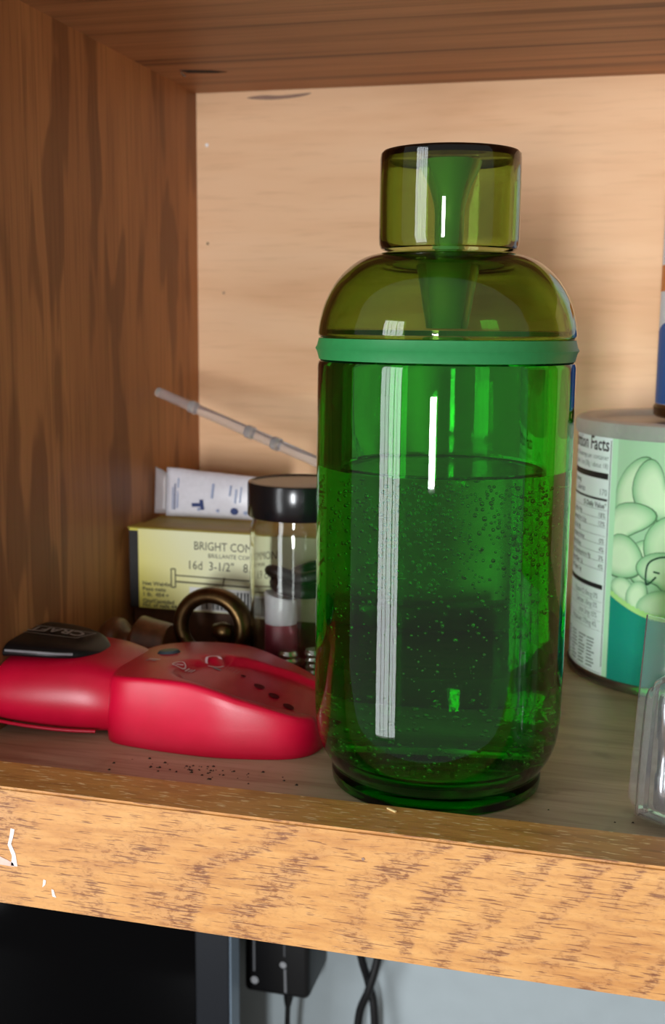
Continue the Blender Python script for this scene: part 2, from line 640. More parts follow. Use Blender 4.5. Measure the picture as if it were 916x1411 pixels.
# torn slot at the rear of the ceiling, a smudge and pin marks on the back
ce = [o for o in COL.objects if o.name == 'ceiling'][0]
wb = [o for o in COL.objects if o.name == 'wall_back'][0]
fl = [o for o in COL.objects if o.name == 'floor'][0]
o = mesh_obj('splinter_slot', [(-.1656, .166, HZ - .0002), (-.150, .1705, HZ - .0002), (-.1435, .1755, HZ - .0002), (-.150, .1765, HZ - .0002), (-.164, .1735, HZ - .0002),
                              (-.1656, .166, HZ + .0006), (-.150, .1705, HZ + .0006), (-.1435, .1755, HZ + .0006), (-.150, .1765, HZ + .0006), (-.164, .1735, HZ + .0006)],
             [(0, 1, 2, 3, 4), (9, 8, 7, 6, 5)] + [(i, i + 5, (i + 1) % 5 + 5, (i + 1) % 5) for i in range(5)], M['dust'], ce, smooth=False)
tube('bent_staple', [(-.1662, .170, HZ - .0002), (-.1658, .171, HZ - .0016), (-.1648, .172, HZ - .0018)], .0006, M['zinc'], ce, 8)
pts = smooth_path([(-.150, .2878), (-.141, .2889), (-.130, .2884), (-.1135, .2892), (-.118, .2876), (-.130, .2866), (-.140, .2866)], 4, True)
mesh_obj('scuff_mark', [(x, BY - .0001, z) for x, z in pts], [tuple(range(len(pts)))], M['smudge'], wb, smooth=False)
for x, z, r, m in ((-.1736, .2634, .0010, 'flake'), (-.1735, .2095, .0007, 'dust'), (-.164, .182, .0007, 'smudge')):
    mesh_obj('pin_mark', [(x + r * math.cos(a * PI / 4), BY - .0002, z + r * math.sin(a * PI / 4)) for a in range(8)], [tuple(range(8))[::-1]], M[m], wb, smooth=False)

# dirt crumbs in front of the red tool: nobody could count them
vs, fs = [], []
for k in range(70):
    x, y = random.gauss(-.086, .017), random.gauss(-.0205, .0035)
    if k > 56: x, y = random.uniform(-.13, .12), random.uniform(-.04, -.02)
    s = random.uniform(.0002, .0007)
    if (x * x + y * y) ** .5 < .047 or y > -.013 and x < -.03: continue
    b = len(vs)
    vs += [(x - s, y - s * .6, 0), (x + s, y - s * .7, 0), (x + s * .6, y + s, 0), (x - s * .5, y + s * .8, 0), (x, y, s * .8)]
    fs += [(b, b + 1, b + 4), (b + 1, b + 2, b + 4), (b + 2, b + 3, b + 4), (b + 3, b, b + 4), (b + 3, b + 2, b + 1, b)]
o = mesh_obj('crumbs', vs, fs, M['dust'], smooth=False)
tag(o, 'dark dirt crumbs scattered on the shelf before the red tool', 'dirt', kind='stuff')
o = box('wood_splinter', (-.0085, -.0499, RT), (-.0045, -.0489, RT + .0006), M['splinter'], bevel=.0002, rotz=-.6)
tag(o, 'tiny pale wood splinter lying on top of the oak rail', 'splinter')

# room beyond the cabinet: the wall below it, the counter, the window
tag(box('wall_lower', (-1.0, BY + .006, -.46), (1.0, BY + .06, .60), M['paint']), 'pale grey painted wall under the cabinet', kind='structure')
tag(box('trim_2', (-1.0, -.36, -.46), (1.0, BY + .006, -.42), M['counter']), 'counter below the cabinet', kind='structure')


def winbar(name, u0, u1, z0, z1, d=.03):
    vs = []
    for k in (dist - .03, dist - .03 - d):
        for u, z in ((u0, z0), (u1, z0), (u1, z1), (u0, z1)):
            p = wd * k + wr * u
            vs.append((p.x, p.y, z))
    mesh_obj(name, vs, [(0, 1, 2, 3), (7, 6, 5, 4), (0, 4, 5, 1), (1, 5, 6, 2), (2, 6, 7, 3), (3, 7, 4, 0)], M['white_trim'], win, smooth=False)


for k, (az, dist, wid, za, zb, watts) in enumerate(WINDOWS):
    wd = Vector((-math.sin(az), -math.cos(az), 0))
    wr = Vector((-wd.y, wd.x, 0))
    win = bpy.data.objects.new('window_%d' % (k + 1), None)
    COL.objects.link(win)
    tag(win, ('wide white framed window lighting the shelf from the left', 'narrow white framed window facing the shelf')[k], kind='structure')
    hw = wid / 2
    winbar('window_jamb', -hw - .06, -hw, za - .06, zb + .06)
    winbar('window_jamb', hw, hw + .06, za - .06, zb + .06)
    winbar('window_head', -hw, hw, zb, zb + .06)
    winbar('window_sill', -hw, hw, za - .06, za)
    if k == 0:  # unseen bars added to split the reflected window into streaks
        winbar('window_streak_bar', -.18, -.165, za, zb)
        winbar('window_streak_bar', .10, .125, za, zb)
        winbar('window_streak_bar', -.06, -.045, za, zb)
        winbar('window_streak_bar', .21, .22, za, zb)

# ------------------------------------------------------------------ the green bottle
bot = thing('green_bottle', 'tall green glass bottle of bubbly water with olive cap at centre', 'bottle')
outer = smooth_path([(.0383, .0005), (.0386, .003), (.0383, .0062), (.0400, .0090), (.0424, .0132), (.0440, .0185), (.0449, .0260), (.0451, .0340)], 5) + \
    [(.0451, .08), (.0451, .130), (.0451, .1515), (.0447, .1528), (.0441, .1533)]
inner = [(.0395, .1533), (.0372, .1530), (.0365, .1520), (.0365, .130), (.0365, .08), (.0365, .037)] + \
    smooth_path([(.0365, .0360), (.0362, .0290), (.0352, .0215), (.0326, .0155), (.0290, .0122), (.0230, .0106), (.0150, .0101), (.0001, .0100)], 4)[:-1] + [(0, .0100)]
base = [(0, .0016), (.0200, .0014), (.0330, .0006), (.0372, 0)]
prof = base[::1] + outer + inner
lathe('glass_body', prof, M['glass_body'], bot, n=144, closed=False, angle=28)
LZ = .1156
vs = [(0, 0, LZ)]
n = 96
for r, dz in ((.026, 0), (.033, .0001), (.0353, .0004), (.0362, .0009), (.03648, .0016)):
    vs += [(r * math.cos(2 * PI * i / n), r * math.sin(2 * PI * i / n), LZ + dz) for i in range(n)]
fs = [(0, 1 + i, 1 + (i + 1) % n) for i in range(n)]
for k in range(4):
    for i in range(n):
        j = (i + 1) % n
        fs.append((1 + k * n + i, 1 + (k + 1) * n + i, 1 + (k + 1) * n + j, 1 + k * n + j))
water = mesh_obj('water_surface', vs, fs, M['water'], bot)
# bubbles clinging to the inside of the glass
ico = bmesh.new()
bmesh.ops.create_icosphere(ico, subdivisions=2, radius=1)
iv = [v.co.copy() for v in ico.verts]
ico.verts.index_update()
fi = [[v.index for v in f.verts] for f in ico.faces]
ico.free()
vs, fs = [], []
placed = []


def put_bubble(a, z, s, rin=.0365):
    c = Vector(((rin - s * .92) * math.cos(a), (rin - s * .92) * math.sin(a), z))
    for q, r in placed:
        if (q - c).length < (s + r) * 1.02: return
    placed.append((c, s))
    b = len(vs)
    ti = Vector((1 + random.uniform(-.12, .12), 1 + random.uniform(-.12, .12), 1 + random.uniform(-.12, .12)))
    for v in iv:
        p = Vector((v.x * ti.x, v.y * ti.y, v.z * ti.z)) * s + c
        rr = math.hypot(p.x, p.y)
        if rr > rin - .00008:
            k = (rin - .00008) / rr
            p.x *= k; p.y *= k
        vs.append(p)
    fs.extend([[b + i for i in f] for f in fi])


for k in range(1200):
    near = random.random() < .8
    a = math.radians(random.gauss(-78, 38)) if near else random.uniform(0, 2 * PI)
    cl = mnoise.noise(Vector((math.cos(a) * 3.2, math.sin(a) * 3.2, k * 0 + 4)))
    z = LZ - .001 - abs(random.gauss(0, .024)) + cl * .008
    if z > LZ - .0012 or z < .035: continue
    put_bubble(a, z, random.choice((.0004, .0005, .0006, .0007)) * random.uniform(.85, 1.2))
for k in range(300):
    a = random.uniform(-PI, 0.0)
    put_bubble(a, random.uniform(.034, .085), random.uniform(.0002, .0004))
for k in range(260):                               # foam of tiny bubbles low in the corner of the base
    a = random.uniform(0, 2 * PI)
    z = random.uniform(.0125, .026)
    put_bubble(a, z, random.uniform(.0003, .0008), .0300 + (z - .0155) * .45 if z > .0155 else .0290)
bb = mesh_obj('bubbles', vs, fs, M['bubble'], water)
tag(bb, 'small gas bubbles clinging to the glass', kind='stuff')

lathe('seal_ring', [(.0405, .1535), (.0446, .1535), (.0453, .1562), (.0459, .1572), (.0453, .1583), (.0447, .1607), (.0405, .1607)], M['seal'], bot, n=128, angle=20)
do = smooth_path([(.0441, .1610), (.0449, .1620), (.0448, .1640), (.0442, .1675), (.0424, .1735), (.0392, .1795), (.0350, .1843), (.0300, .1878), (.0258, .1893), (.0232, .1897)], 5)
dn = [(.0222, .1900), (.0205, .1902), (.0200, .1896)]
di = smooth_path([(.0198, .1880), (.0240, .1868), (.0288, .1852), (.0332, .1822), (.0372, .1778), (.0402, .1722), (.0418, .1672), (.0424, .1632), (.0420, .1612)], 5)
dome = lathe('dome', do + dn + di, M['glass_dome'], bot, n=144, angle=30)
dome['label'] = 'olive green glass shoulder'
fo = smooth_path([(.0108, .2212), (.0098, .2180), (.0074, .2125), (.0056, .2070), (.0051, .2030)], 4)
fn = [(.0051, .1930), (.0060, .1912), (.0110, .1900), (.0196, .1894), (.0197, .1884), (.0112, .1880), (.0106, .1850), (.0088, .1740), (.0072, .1640)]
fi2 = [(.0062, .1640), (.0076, .1735), (.0090, .1830), (.0080, .1895), (.0042, .1925), (.0041, .2030), (.0047, .2075), (.0066, .2130), (.0090, .2182), (.0101, .2213)]
fun = lathe('pour_funnel', fo + fn + fi2, M['funnel'], bot, n=72, angle=35)
fun['label'] = 'frosted green pour funnel and tube inside the neck'
co = [(.0228, .1910), (.0235, .1914), (.0240, .1926), (.0242, .1945), (.0242, .2100), (.0241, .2215), (.0239, .2229), (.0233, .2236), (.0200, .2237), (0, .2237)]
ci = [(0, .2221), (.0190, .2221), (.0214, .2213), (.0219, .2195), (.0220, .2100), (.0220, .1945), (.0222, .1912)]
vs_prof = ci + co
cap = lathe('cap', [(r, z) for r, z in (ci[::1] + co)], M['glass_dome'], bot, n=128, closed=False, angle=30)
cap['label'] = 'clear olive glass cap'

# ------------------------------------------------------------------ the red tool
tool = thing('stud_finder', 'red handheld stud finder with black grip lying on the shelf', 'tool')
OUT = [(-.1300, -.0030), (-.1134, -.0066), (-.0980, -.0078), (-.0830, -.0076), (-.0680, -.0050), (-.0570, -.0016), (-.0510, .0030), (-.0478, .0100), (-.0470, .0200),
       (-.0485, .0340), (-.0540, .0480), (-.0660, .0580), (-.0830, .0630), (-.1030, .0650), (-.1220, .0630), (-.1340, .0560), (-.1375, .0420), (-.1370, .0250), (-.1350, .0080)]
bnd = smooth_path(OUT, 10, True)
HC = Vector((-.093, .028))


def head_top(x, y):
    u = (x + .134) / .086
    z = .0262 + .0022 * math.sin(max(0, min(1, u * 1.5)) * PI) - .0135 * max(0, u - .42) ** 1.7 / .4
    z -= .00095 * max(0, (y - .02) / .04) ** 2 * 3
    # sunk oval around the lights
    ex, ey = x + .074, y - .022
    a = math.radians(-24)
    px, py = ex * math.cos(a) - ey * math.sin(a), ex * math.sin(a) + ey * math.cos(a)
    e = math.sqrt((px / .0375) ** 2 + (py / .0215) ** 2)
    k = 1 - max(0, min(1, (e - .86) / .14))
    k = k * k * (3 - 2 * k)
    return z - .0026 * k


nb = len(bnd)
rings = []
vs = []
for rho in [0, .12, .24, .34, .42, .48, .53, .57, .61, .65, .69, .73, .77, .81, .85, .88, .905]:
    rings.append([(HC.x + (x - HC.x) * rho, HC.y + (y - HC.y) * rho, None) for x, y in bnd])
vs.append((HC.x, HC.y, head_top(HC.x, HC.y)))
for R in rings[1:]:
    for x, y, _ in R:
        vs.append((x, y, head_top(x, y)))
edge = [(.935, .992), (.955, .965), (.968, .91), (.979, .80), (.989, .60), (.997, .35), (1.0, .12), (.998, .02), (.992, 0)]
for rho, h in edge:
    for x, y in bnd:
        X, Y = HC.x + (x - HC.x) * rho, HC.y + (y - HC.y) * rho
        tz = head_top(HC.x + (x - HC.x) * .905, HC.y + (y - HC.y) * .905)
        vs.append((X, Y, tz * h))
nr = len(rings) - 1 + len(edge)
fs = [(0, 1 + i, 1 + (i + 1) % nb) for i in range(nb)]
for k in range(nr - 1):
    for i in range(nb):
        j = (i + 1) % nb
        fs.append((1 + k * nb + i, 1 + (k + 1) * nb + i, 1 + (k + 1) * nb + j, 1 + k * nb + j))
fs.append(tuple(1 + (nr - 1) * nb + i for i in range(nb))[::-1])
mesh_obj('head_shell', vs, fs, M['red'], tool)


def loft(name, stations, m, parent, sub=2):
    n = len(stations[0])
    vs = [p for s in stations for p in s]
    fs = []
    for k in range(len(stations) - 1):
        for i in range(n):
            j = (i + 1) % n
            fs.append((k * n + i, k * n + j, (k + 1) * n + j, (k + 1) * n + i))
    fs.append(tuple(range(n))[::-1])
    fs.append(tuple((len(stations) - 1) * n + i for i in range(n)))
    return mesh_obj(name, vs, fs, m, parent, sub=sub)


def hs(x, y0, w, z0, z1):
    sec = [(.10, .0), (.03, .10), (-.02, .40), (.02, .74), (.10, .93), (.28, 1.0), (.72, 1.0), (.90, .93), (.98, .74), (1.02, .40), (.97, .10), (.90, .0)]
    return [(x, y0 + w * a, z0 + (z1 - z0) * b) for a, b in sec]


loft('handle_shell', [hs(-.1793, -.0078, .060, .0045, .0292), hs(-.17925, -.0078, .060, .0045, .0292), hs(-.1790, -.0078, .060, .0045, .0292), hs(-.1770, -.0080, .061, .0035, .0298), hs(-.165, -.0068, .060, .0020, .0305), hs(-.150, -.0040, .057, .0006, .0308), hs(-.138, -.0015, .053, .0004, .0290), hs(-.128, .003, .046, .0004, .0250), hs(-.124, .006, .042, .0004, .022)], M['red'], tool)
# lower seam strip along the handle
tube('seam_strip', smooth_path([(-.1785, -.0088, .0065), (-.165, -.0080, .0052), (-.150, -.0055, .0040), (-.137, -.0025, .0036)], 5), .0007, M['red'], tool, 8)


def padsec(x, y0, y1, z0, z1):
    w = y1 - y0
    return [(x, y0 + w * a, z0 + (z1 - z0) * b) for a, b in [(.04, 0), (0, .45), (.06, .9), (.2, 1), (.5, 1.04), (.8, 1), (.94, .9), (1, .45), (.96, 0)]]


pad = loft('grip_pad', [padsec(-.1792, .000, .044, .0285, .0355), padsec(-.17915, .000, .044, .0285, .0355), padsec(-.1790, .000, .044, .0285, .0355), padsec(-.176, .000, .044, .0288, .0358), padsec(-.166, .0005, .043, .0290, .0356), padsec(-.156, .003, .040, .0288, .0346), padsec(-.149, .009, .036, .0282, .0330), padsec(-.145, .016, .031, .0275, .0305), padsec(-.1435, .020, .027, .027, .029)], M['black'], tool)
tube('grip_line', smooth_path([(-.1782, .0012, .0328), (-.166, .0013, .0330), (-.157, .0038, .0323), (-.1515, .0078, .0314)], 5), .0006, M['grey'], pad, 8)
pr = Print()
g = srgb(142, 140, 138)
pr.text('CRAFTSMAN', 0, -.0028, .0078, g, align='LEFT', sx=1.05, bold=.0002)
fr = [(-.0030, -.0048), (.056, -.0048), (.056, .0050), (.0010, .0050), (-.0030, -.0048)]
pr.line(fr, .0005, g)
# the lettering reads from the far side of the tool
pr.build('grip_lettering', lambda u, w, h: (max(-.1788, -.1535 - u), .0225 - w * 1.1, .0364 - .0014 * max(0, (.0125 - u) / .0155) ** 1.5 + h), pad)

ztop = lambda x, y, d=.00025: head_top(x, y) + d
bs = [(x, y) for x, y in [(-.1205 + .0052 * math.cos(a * PI / 10), .0345 + .0042 * math.sin(a * PI / 10)) for a in range(20)]]
vs = [(x, y, ztop(x, y, -.0002)) for x, y in bs] + [(-.1205 + (x + .1205) * .8, .0345 + (y - .0345) * .8, ztop(x, y, .0011)) for x, y in bs]
b_ = mesh_obj('slide_button', vs, [tuple(range(20, 40))] + [(i, (i + 1) % 20, (i + 1) % 20 + 20, i + 20) for i in range(20)], M['slate'], tool, angle=40)
b_['label'] = 'dark oval button'
for i in range(4):
    x, y = (-.0838, -.0758, -.0685, -.0612)[i], (.0245, .0210, .0175, .0135)[i]
    r = (.0011, .0022, .0022, .0022)[i]
    vs = [(x, y, ztop(x, y, .0001))] + [(x + r * math.cos(a * PI / 8), y + r * math.sin(a * PI / 8), ztop(x + r * math.cos(a * PI / 8), y + r * math.sin(a * PI / 8), .0004)) for a in range(16)]
    o = mesh_obj('indicator_light', vs, [(0, 1 + a, 1 + (a + 1) % 16) for a in range(16)], M['dark_red'], tool)
    o['label'] = 'small dark red indicator light'
pr = Print()
pk, pk2 = srgb(226, 186, 194), srgb(186, 120, 136)


def circle(cx, cy, r, wid, col, ex=1.0, n=24):
    pr.line([(cx + r * ex * math.cos(2 * PI * i / n), cy + r * math.sin(2 * PI * i / n)) for i in range(n + 1)], wid, col)


def stamp(name):
    global pr
    pr.build(name, lambda u, w, h: (u, w, head_top(u, w) + .00018 + h), tool)['kind'] = 'stuff'
    pr = Print()


circle(-.0975, .0285, .0036, .0010, pk)
pr.line([(-.0965, .0242), (-.0930, .0228)], .0013, srgb(120, 120, 126))
for i in range(5):
    for j in range(3):
        pr.rect(-.0925 + i * .0014, .0262 + j * .0016 - i * .0004, -.0920 + i * .0014, .0267 + j * .0016 - i * .0004, pk2)
stamp('ring_symbol')
circle(-.1085, .0165, .0026, .0006, pk)
pr.line([(-.1105, .0160), (-.1070, .0172)], .0005, pk)
for i in range(3):
    pr.line([(-.1052 + i * .0012, .0145), (-.1046 + i * .0012, .0180)], .0006, pk)
stamp('wave_symbol')
pr.line([(-.1245, .0230), (-.1190, .0215)], .0011, pk)
pr.line([(-.1225, .0205), (-.1200, .0198)], .0014, pk2)
pr.line([(-.1250, .0212), (-.1235, .0208)], .0016, pk2)
stamp('bar_symbol')
pr.line([(-.1130, .0540), (-.1080, .0550)], .0008, pk2)
stamp('dash_symbol')

# ------------------------------------------------------------------ nail box, packet, block
blk = box('wood_block', (-.1770, .1240, 0), (-.0620, .1880, .0226), M['block'], bevel=.001)
tag(blk, 'dark wooden block under the yellow nail box', 'block')
nb_ = thing('nail_box', 'yellow cardboard nail box with printed nail and barcode, behind the glass jar', 'box', (-.12, .145, .0228))
bx0, bx1, by0, by1, bz0, bz1 = -.1768, -.0790, .1200, .1640, .0228, .0632
box('box_body', (bx0, by0, bz0), (bx1, by1, bz1), M['card'], nb_, bevel=.0006)
box('box_flap', (bx0 - .0012, by0 + .0004, bz1), (bx1, by0 + .0150, bz1 + .0005), M['card'], nb_, bevel=.0001)
pr = Print()
W_, H_ = bx1 - bx0, bz1 - bz0
ye, cr, ol, ink, wh = srgb(226, 214, 92), srgb(238, 238, 196), srgb(120, 116, 60), srgb(70, 66, 52), srgb(232, 232, 226)
pr.rect(0, 0, W_, H_, ye, 1)
pr.rect(0, 0, .0048, H_ - .001, srgb(18, 16, 14), 2)
NX = 12
for i in range(NX):                                   # printed fade from yellow to cream
    for j in range(6):
        u0, u1 = .0048 + (W_ - .0048) * i / NX, .0048 + (W_ - .0048) * (i + 1) / NX
        w0, w1 = H_ * j / 6, H_ * (j + 1) / 6
        q = lambda u, w: tuple(a + (b - a) * max(0, min(1, (u / .035) * .75 + (w / H_ - .35) * .6)) for a, b in zip(ye, cr))
        pr.poly([(u0, w0), (u1, w0), (u1, w1), (u0, w1)], ye, 3, [q(u0, w0), q(u1, w0), q(u1, w1), q(u0, w1)])
pr.text('BRIGHT COMMON', .0345, .0315, .0060, ink, 5, sx=.84)
pr.text('BRILLANTE COMUN', .0420, .0278, .0030, ink, 5, sx=1.0)
pr.text('16d  3-1/2"   8.9 cm', .0310, .0215, .0062, ink, 5, sx=.88)
dk = srgb(96, 92, 62)
pr.line([(.0250, .0178), (.0920, .0170)], .0007, dk, 5)
pr.line([(.0250, .0146), (.0920, .0138)], .0009, dk, 5)
pr.line([(.0224, .0116), (.0224, .0210), (.0246, .0210), (.0246, .0116), (.0224, .0116)], .0007, dk, 5)
pr.line([(.0505, .0182), (.0498, .0135)], .0006, dk, 5)
pr.rect(.0320, .0005, .0900, .0124, wh, 4)
random.seed(3)
u = .0385
while u < .084:
    wd_ = random.choice((.0003, .0005, .0008, .0011))
    pr.rect(u, .0015, u + wd_, .0112, srgb(52, 52, 54), 5)
    u += wd_ + random.choice((.0003, .0005, .0007))
for k, (s_t, y_) in enumerate((('Net Weight', .0118), ('Peso neto', .0090), ('1 lb.  454 g', .0062), ('Qty/Cantidad', .0028), ('No. of nails 44', .0006))):
    pr.text(s_t, .0068, y_, .0027, dk, 5, sx=1.15, bold=.00008)
pr.build('box_print', lambda u, w, h: (bx0 + u, by0 - .0001 - h, bz0 + w), nb_)

pk_ = thing('foil_packet', 'small white packet with blue print standing on the yellow nail box', 'packet', (-.15, .157, .0637))


def pillow(name, x0, x1, z0, z1, yc, th, m, parent, nx=16, nz=10, wob=.0006, lean=.10):
    vs, fs = [], []
    for sgn in (-1, 1):
        for j in range(nz + 1):
            for i in range(nx + 1):
                u, w = i / nx, j / nz
                b = (math.sin(PI * min(1, max(0, u))) ** .5) * (math.sin(PI * w) ** .5)
                x, z = x0 + (x1 - x0) * u, z0 + (z1 - z0) * w - (u * .0034 if j == nz else u * .0034 * w)
                nz_ = mnoise.noise(Vector((x * 160, z * 160, 2.2 * sgn))) * wob
                vs.append((x, yc + lean * (z - z0) + sgn * (th / 2 * b + .0002) + nz_ * b, z + (wob * mnoise.noise(Vector((x * 300, 7, 1))) if j == nz else 0)))
    N = (nx + 1) * (nz + 1)
    for s in (0, 1):
        for j in range(nz):
            for i in range(nx):
                a = s * N + j * (nx + 1) + i
                q = (a, a + 1, a + nx + 2, a + nx + 1)
                fs.append(q if s == 0 else q[::-1])
    rim = [i for i in range(nx + 1)] + [j * (nx + 1) + nx for j in range(1, nz + 1)] + [nz * (nx + 1) + i for i in range(nx - 1, -1, -1)] + [j * (nx + 1) for j in range(nz - 1, 0, -1)]
    for k in range(len(rim)):
        a, b = rim[k], rim[(k + 1) % len(rim)]
        fs.append((b, a, a + N, b + N))
    return mesh_obj(name, vs, fs, m, parent)


PX0, PX1 = -.1725, -.1200
pillow('packet_pouch', PX0, PX1, .0638, .0895, .1570, .009, M['whitefilm'], pk_)
mg = pillow('packet_margin', -.1790, PX0 + .0006, .0650, .0896, .1570, .0016, M['cloudy'], pk_, nx=6)
mg['label'] = 'clear film edge of the packet'
pr = Print()
nv, pa = srgb(44, 62, 116), srgb(152, 164, 196)
Wp, Hp = PX1 - PX0, .0257
for u, w0, w1, wi, c in ((.0075, .005, .021, .0008, pa), (.0058, .004, .018, .0006, nv), (.0045, .004, .016, .0006, pa), (.0275, .012, .020, .0012, pa), (.0370, .0140, .0200, .0009, pa), (.0400, .0100, .0180, .0010, pa), (.0425, .0105, .0195, .0008, pa)):
    pr.line([(u, w0), (u + .0004, w1)], wi, c)
pr.text('T', .0165, .0098, .0080, nv, rot=-PI / 2 + .1, bold=.0006)
for u, w, r, c in ((.0395, .0052, .0021, nv), (.0200, .0052, .0009, pa), (.0305, .0050, .0009, pa), (.0455, .0045, .0012, pa)):
    pr.poly([(u + r * math.cos(a * PI / 7), w + r * math.sin(a * PI / 7)) for a in range(14)], c, 2)


def on_pouch(u, w, h):
    a, b = max(.02, min(.98, u / Wp)), max(.02, min(.98, w / Hp))
    bb_ = math.sin(PI * a) ** .5 * math.sin(PI * b) ** .5
    return (PX0 + u, .1570 + .10 * w - .0045 * bb_ - .0009 - h, .0638 + w - a * .0034 * b)


pr.build('packet_print', on_pouch, pk_)

# ------------------------------------------------------------------ glass jar and what is in it
JC = (-.0805, .0950)
jar = thing('spice_jar', 'small clear glass jar with a black lid, left of the green bottle', 'jar', (JC[0], JC[1], 0))
jp_o = smooth_path([(.0195, 0), (.0222, .0012), (.0229, .0040), (.0230, .0080)], 4) + [(.0230, .066), (.0229, .072), (.0222, .0750), (.0218, .0765), (.0218, .0900)]
jp_i = [(.0200, .0900), (.0200, .0765), (.0205, .0745), (.0211, .071), (.0212, .008)] + smooth_path([(.0212, .0060), (.0200, .0038), (.0170, .0030)], 3)
lathe('jar_glass', [(0, .0008), (.0150, .0008)] + jp_o + jp_i + [(0, .0030)], M['glass_clear'], jar, JC, n=96, closed=False, angle=30)
lathe('jar_lid', [(0, .0902), (.0205, .0902), (.0219, .0902), (.0222, .0795), (.0236, .0790), (.0240, .0797), (.0240, .0935), (.0236, .0945), (.0225, .0948), (.0215, .0942), (0, .0942)], M['lid_black'], jar, JC, n=96, closed=False, angle=30)


def torus(name, c, R, r, rot, lab, stretch=1.0):
    vs, fs = [], []
    A, B = 40, 14
    for i in range(A):
        for j in range(B):
            a, b = 2 * PI * i / A, 2 * PI * j / B
            v = Vector(((R + r * math.cos(b)) * math.cos(a), (R + r * math.cos(b)) * math.sin(a) * stretch, r * .8 * math.sin(b)))
            vs.append(v)
    for i in range(A):
        for j in range(B):
            i2, j2 = (i + 1) % A, (j + 1) % B
            fs.append((i * B + j, i2 * B + j, i2 * B + j2, i * B + j2))
    e = Matrix.Rotation(rot[2], 3, 'Z') @ Matrix.Rotation(rot[1], 3, 'Y') @ Matrix.Rotation(rot[0], 3, 'X')
    vs = [e @ v + Vector(c) for v in vs]
    return tag(mesh_obj(name, vs, fs, M['rubber']), lab, 'washer', 'rubber washers in the glass jar')


torus('rubber_washer', (-.0795, .0930, .0475), .0100, .0042, (.12, .12, 0), 'lowest thick black rubber washer across the jar')
torus('rubber_washer', (-.0865, .0930, .0512), .0066, .0036, (-.2, .35, .4), 'left black rubber washer tilted above the white roll')
torus('rubber_washer', (-.0740, .0945, .0535), .0088, .0034, (.15, -.2, 0), 'topmost shiny black rubber washer in the jar')
# roll of film: white above, maroon below
roll = thing('film_roll', 'white and maroon roll of film standing inside the glass jar', 'roll', (-.0880, .0905, .0035))
for nm, z0, z1, m in (('roll_top', .0290, .0425, 'whitefilm'), ('roll_base', .0035, .0292, 'maroon')):
    sec = []
    for k in range(20):
        a = 2 * PI * k / 20
        sec.append((.0074 * (1 + .05 * math.sin(3 * a)), a))
    prof_ = [(0, z0), (.0072, z0), (.0076, z0 + .001), (.0075, z1 - .001), (.0070, z1), (0, z1)]
    o = lathe(nm, prof_, M[m], roll, (-.0880, .0905), n=28, closed=False)
    for v in o.data.vertices:
        v.co.x += .0006 * mnoise.noise(v.co * 180)
        v.co.y += .0006 * mnoise.noise(v.co * 180 + Vector((5, 0, 0)))
        if nm == 'roll_top' and v.co.z > .041: v.co.z -= .0016 * ((v.co.x + .088) / .007)


def threaded(x, y, lab):
    pr_ = [(0, .0032), (.0030, .0034), (.0037, .0042)]
    z = .0048
    while z < .0185:
        pr_ += [(.0038, z), (.0046, z + .0009), (.0046, z + .0014), (.0038, z + .0023)]
        z += .0029
    pr_ += [(.0036, z), (0, z)]
    tag(lathe('threaded_insert', pr_, M['zinc'], None, (x, y), n=28, closed=False, angle=50), lab, 'fitting')


threaded(-.0810, .0790, 'threaded metal insert at the front of the jar, beside the maroon roll')
threaded(-.0706, .0840, 'threaded metal insert in the jar, nearest the green bottle')

wb_ = thing('wood_strip', 'dark brown strip of wood lying behind the green bottle, seen through it', 'wood', (-.014, .185, 0))
box('strip_board', (-.0550, .1080, 0), (.0270, .2000, .0110), M['block'], wb_, bevel=.001)
box('strip_lip', (-.0550, .1850, .0110), (.0270, .2000, .0235), M['turned'], wb_, bevel=.001)

# ------------------------------------------------------------------ brass hook and turned knob
hk = thing('brass_hook', 'antique brass scroll hook curled up behind the red tool', 'hook', (-.1215, .0850, 0))
path, ra, rb_ = [], [], []
hx, hz = -.1192, .0262
for k in range(60):
    f = k / 59
    a = math.radians(-62 + 408 * f)
    r = .0150 - .0005 * f if f < .7 else .01465 - .0086 * ((f - .7) / .3) ** 1.3
    path.append((hx + r * 1.03 * math.cos(a), .0850 - .004 * f, hz + r * math.sin(a)))
    ra.append(.0040 - .0006 * f)
    rb_.append(.0085 - .0050 * min(1, f * 1.6))
path = [(hx + .0075, .0855, .0030), (hx + .0075, .0852, .007)] + path
ra = [.0040, .0040] + ra
rb_ = [.0085, .0085] + rb_
tube('scroll', path, ra, M['brass'], hk, 16, side=(0, 1, 0), rad2=rb_)
e = path[-1]
lathe('scroll_end', [(0, -.0050), (.0034, -.0044), (.0046, 0), (.0034, .0044), (0, .0050)], M['brass'], hk, n=20, closed=False, angle=80, axis='x', start=e)
box('mounting_plate', (-.1305, .0752, 0), (-.1050, .0945, .0036), M['brass'], hk, bevel=.001)
tk = thing('turned_knob', 'dark turned wooden knob lying behind the black grip', 'knob', (-.150, .083, 0))
kp = smooth_path([(.0001, -.1755), (.0085, -.1745), (.0125, -.1700), (.0120, -.1650), (.0078, -.1615), (.0072, -.1590), (.0118, -.1570), (.0132, -.1545)], 4)
lathe('knob_head', [(0, -.1755)] + kp[1:] + [(0, -.1545)], M['turned'], tk, n=40, closed=False, angle=60, axis='x', start=(0, .0830, .0140))
lathe('knob_shank', [(0, -.1545), (.0142, -.1545), (.0128, -.1480), (.0116, -.1410), (.0108, -.1400), (0, -.1400)], M['turned'], tk, n=40, closed=False, angle=40, axis='x', start=(0, .0830, .0142))

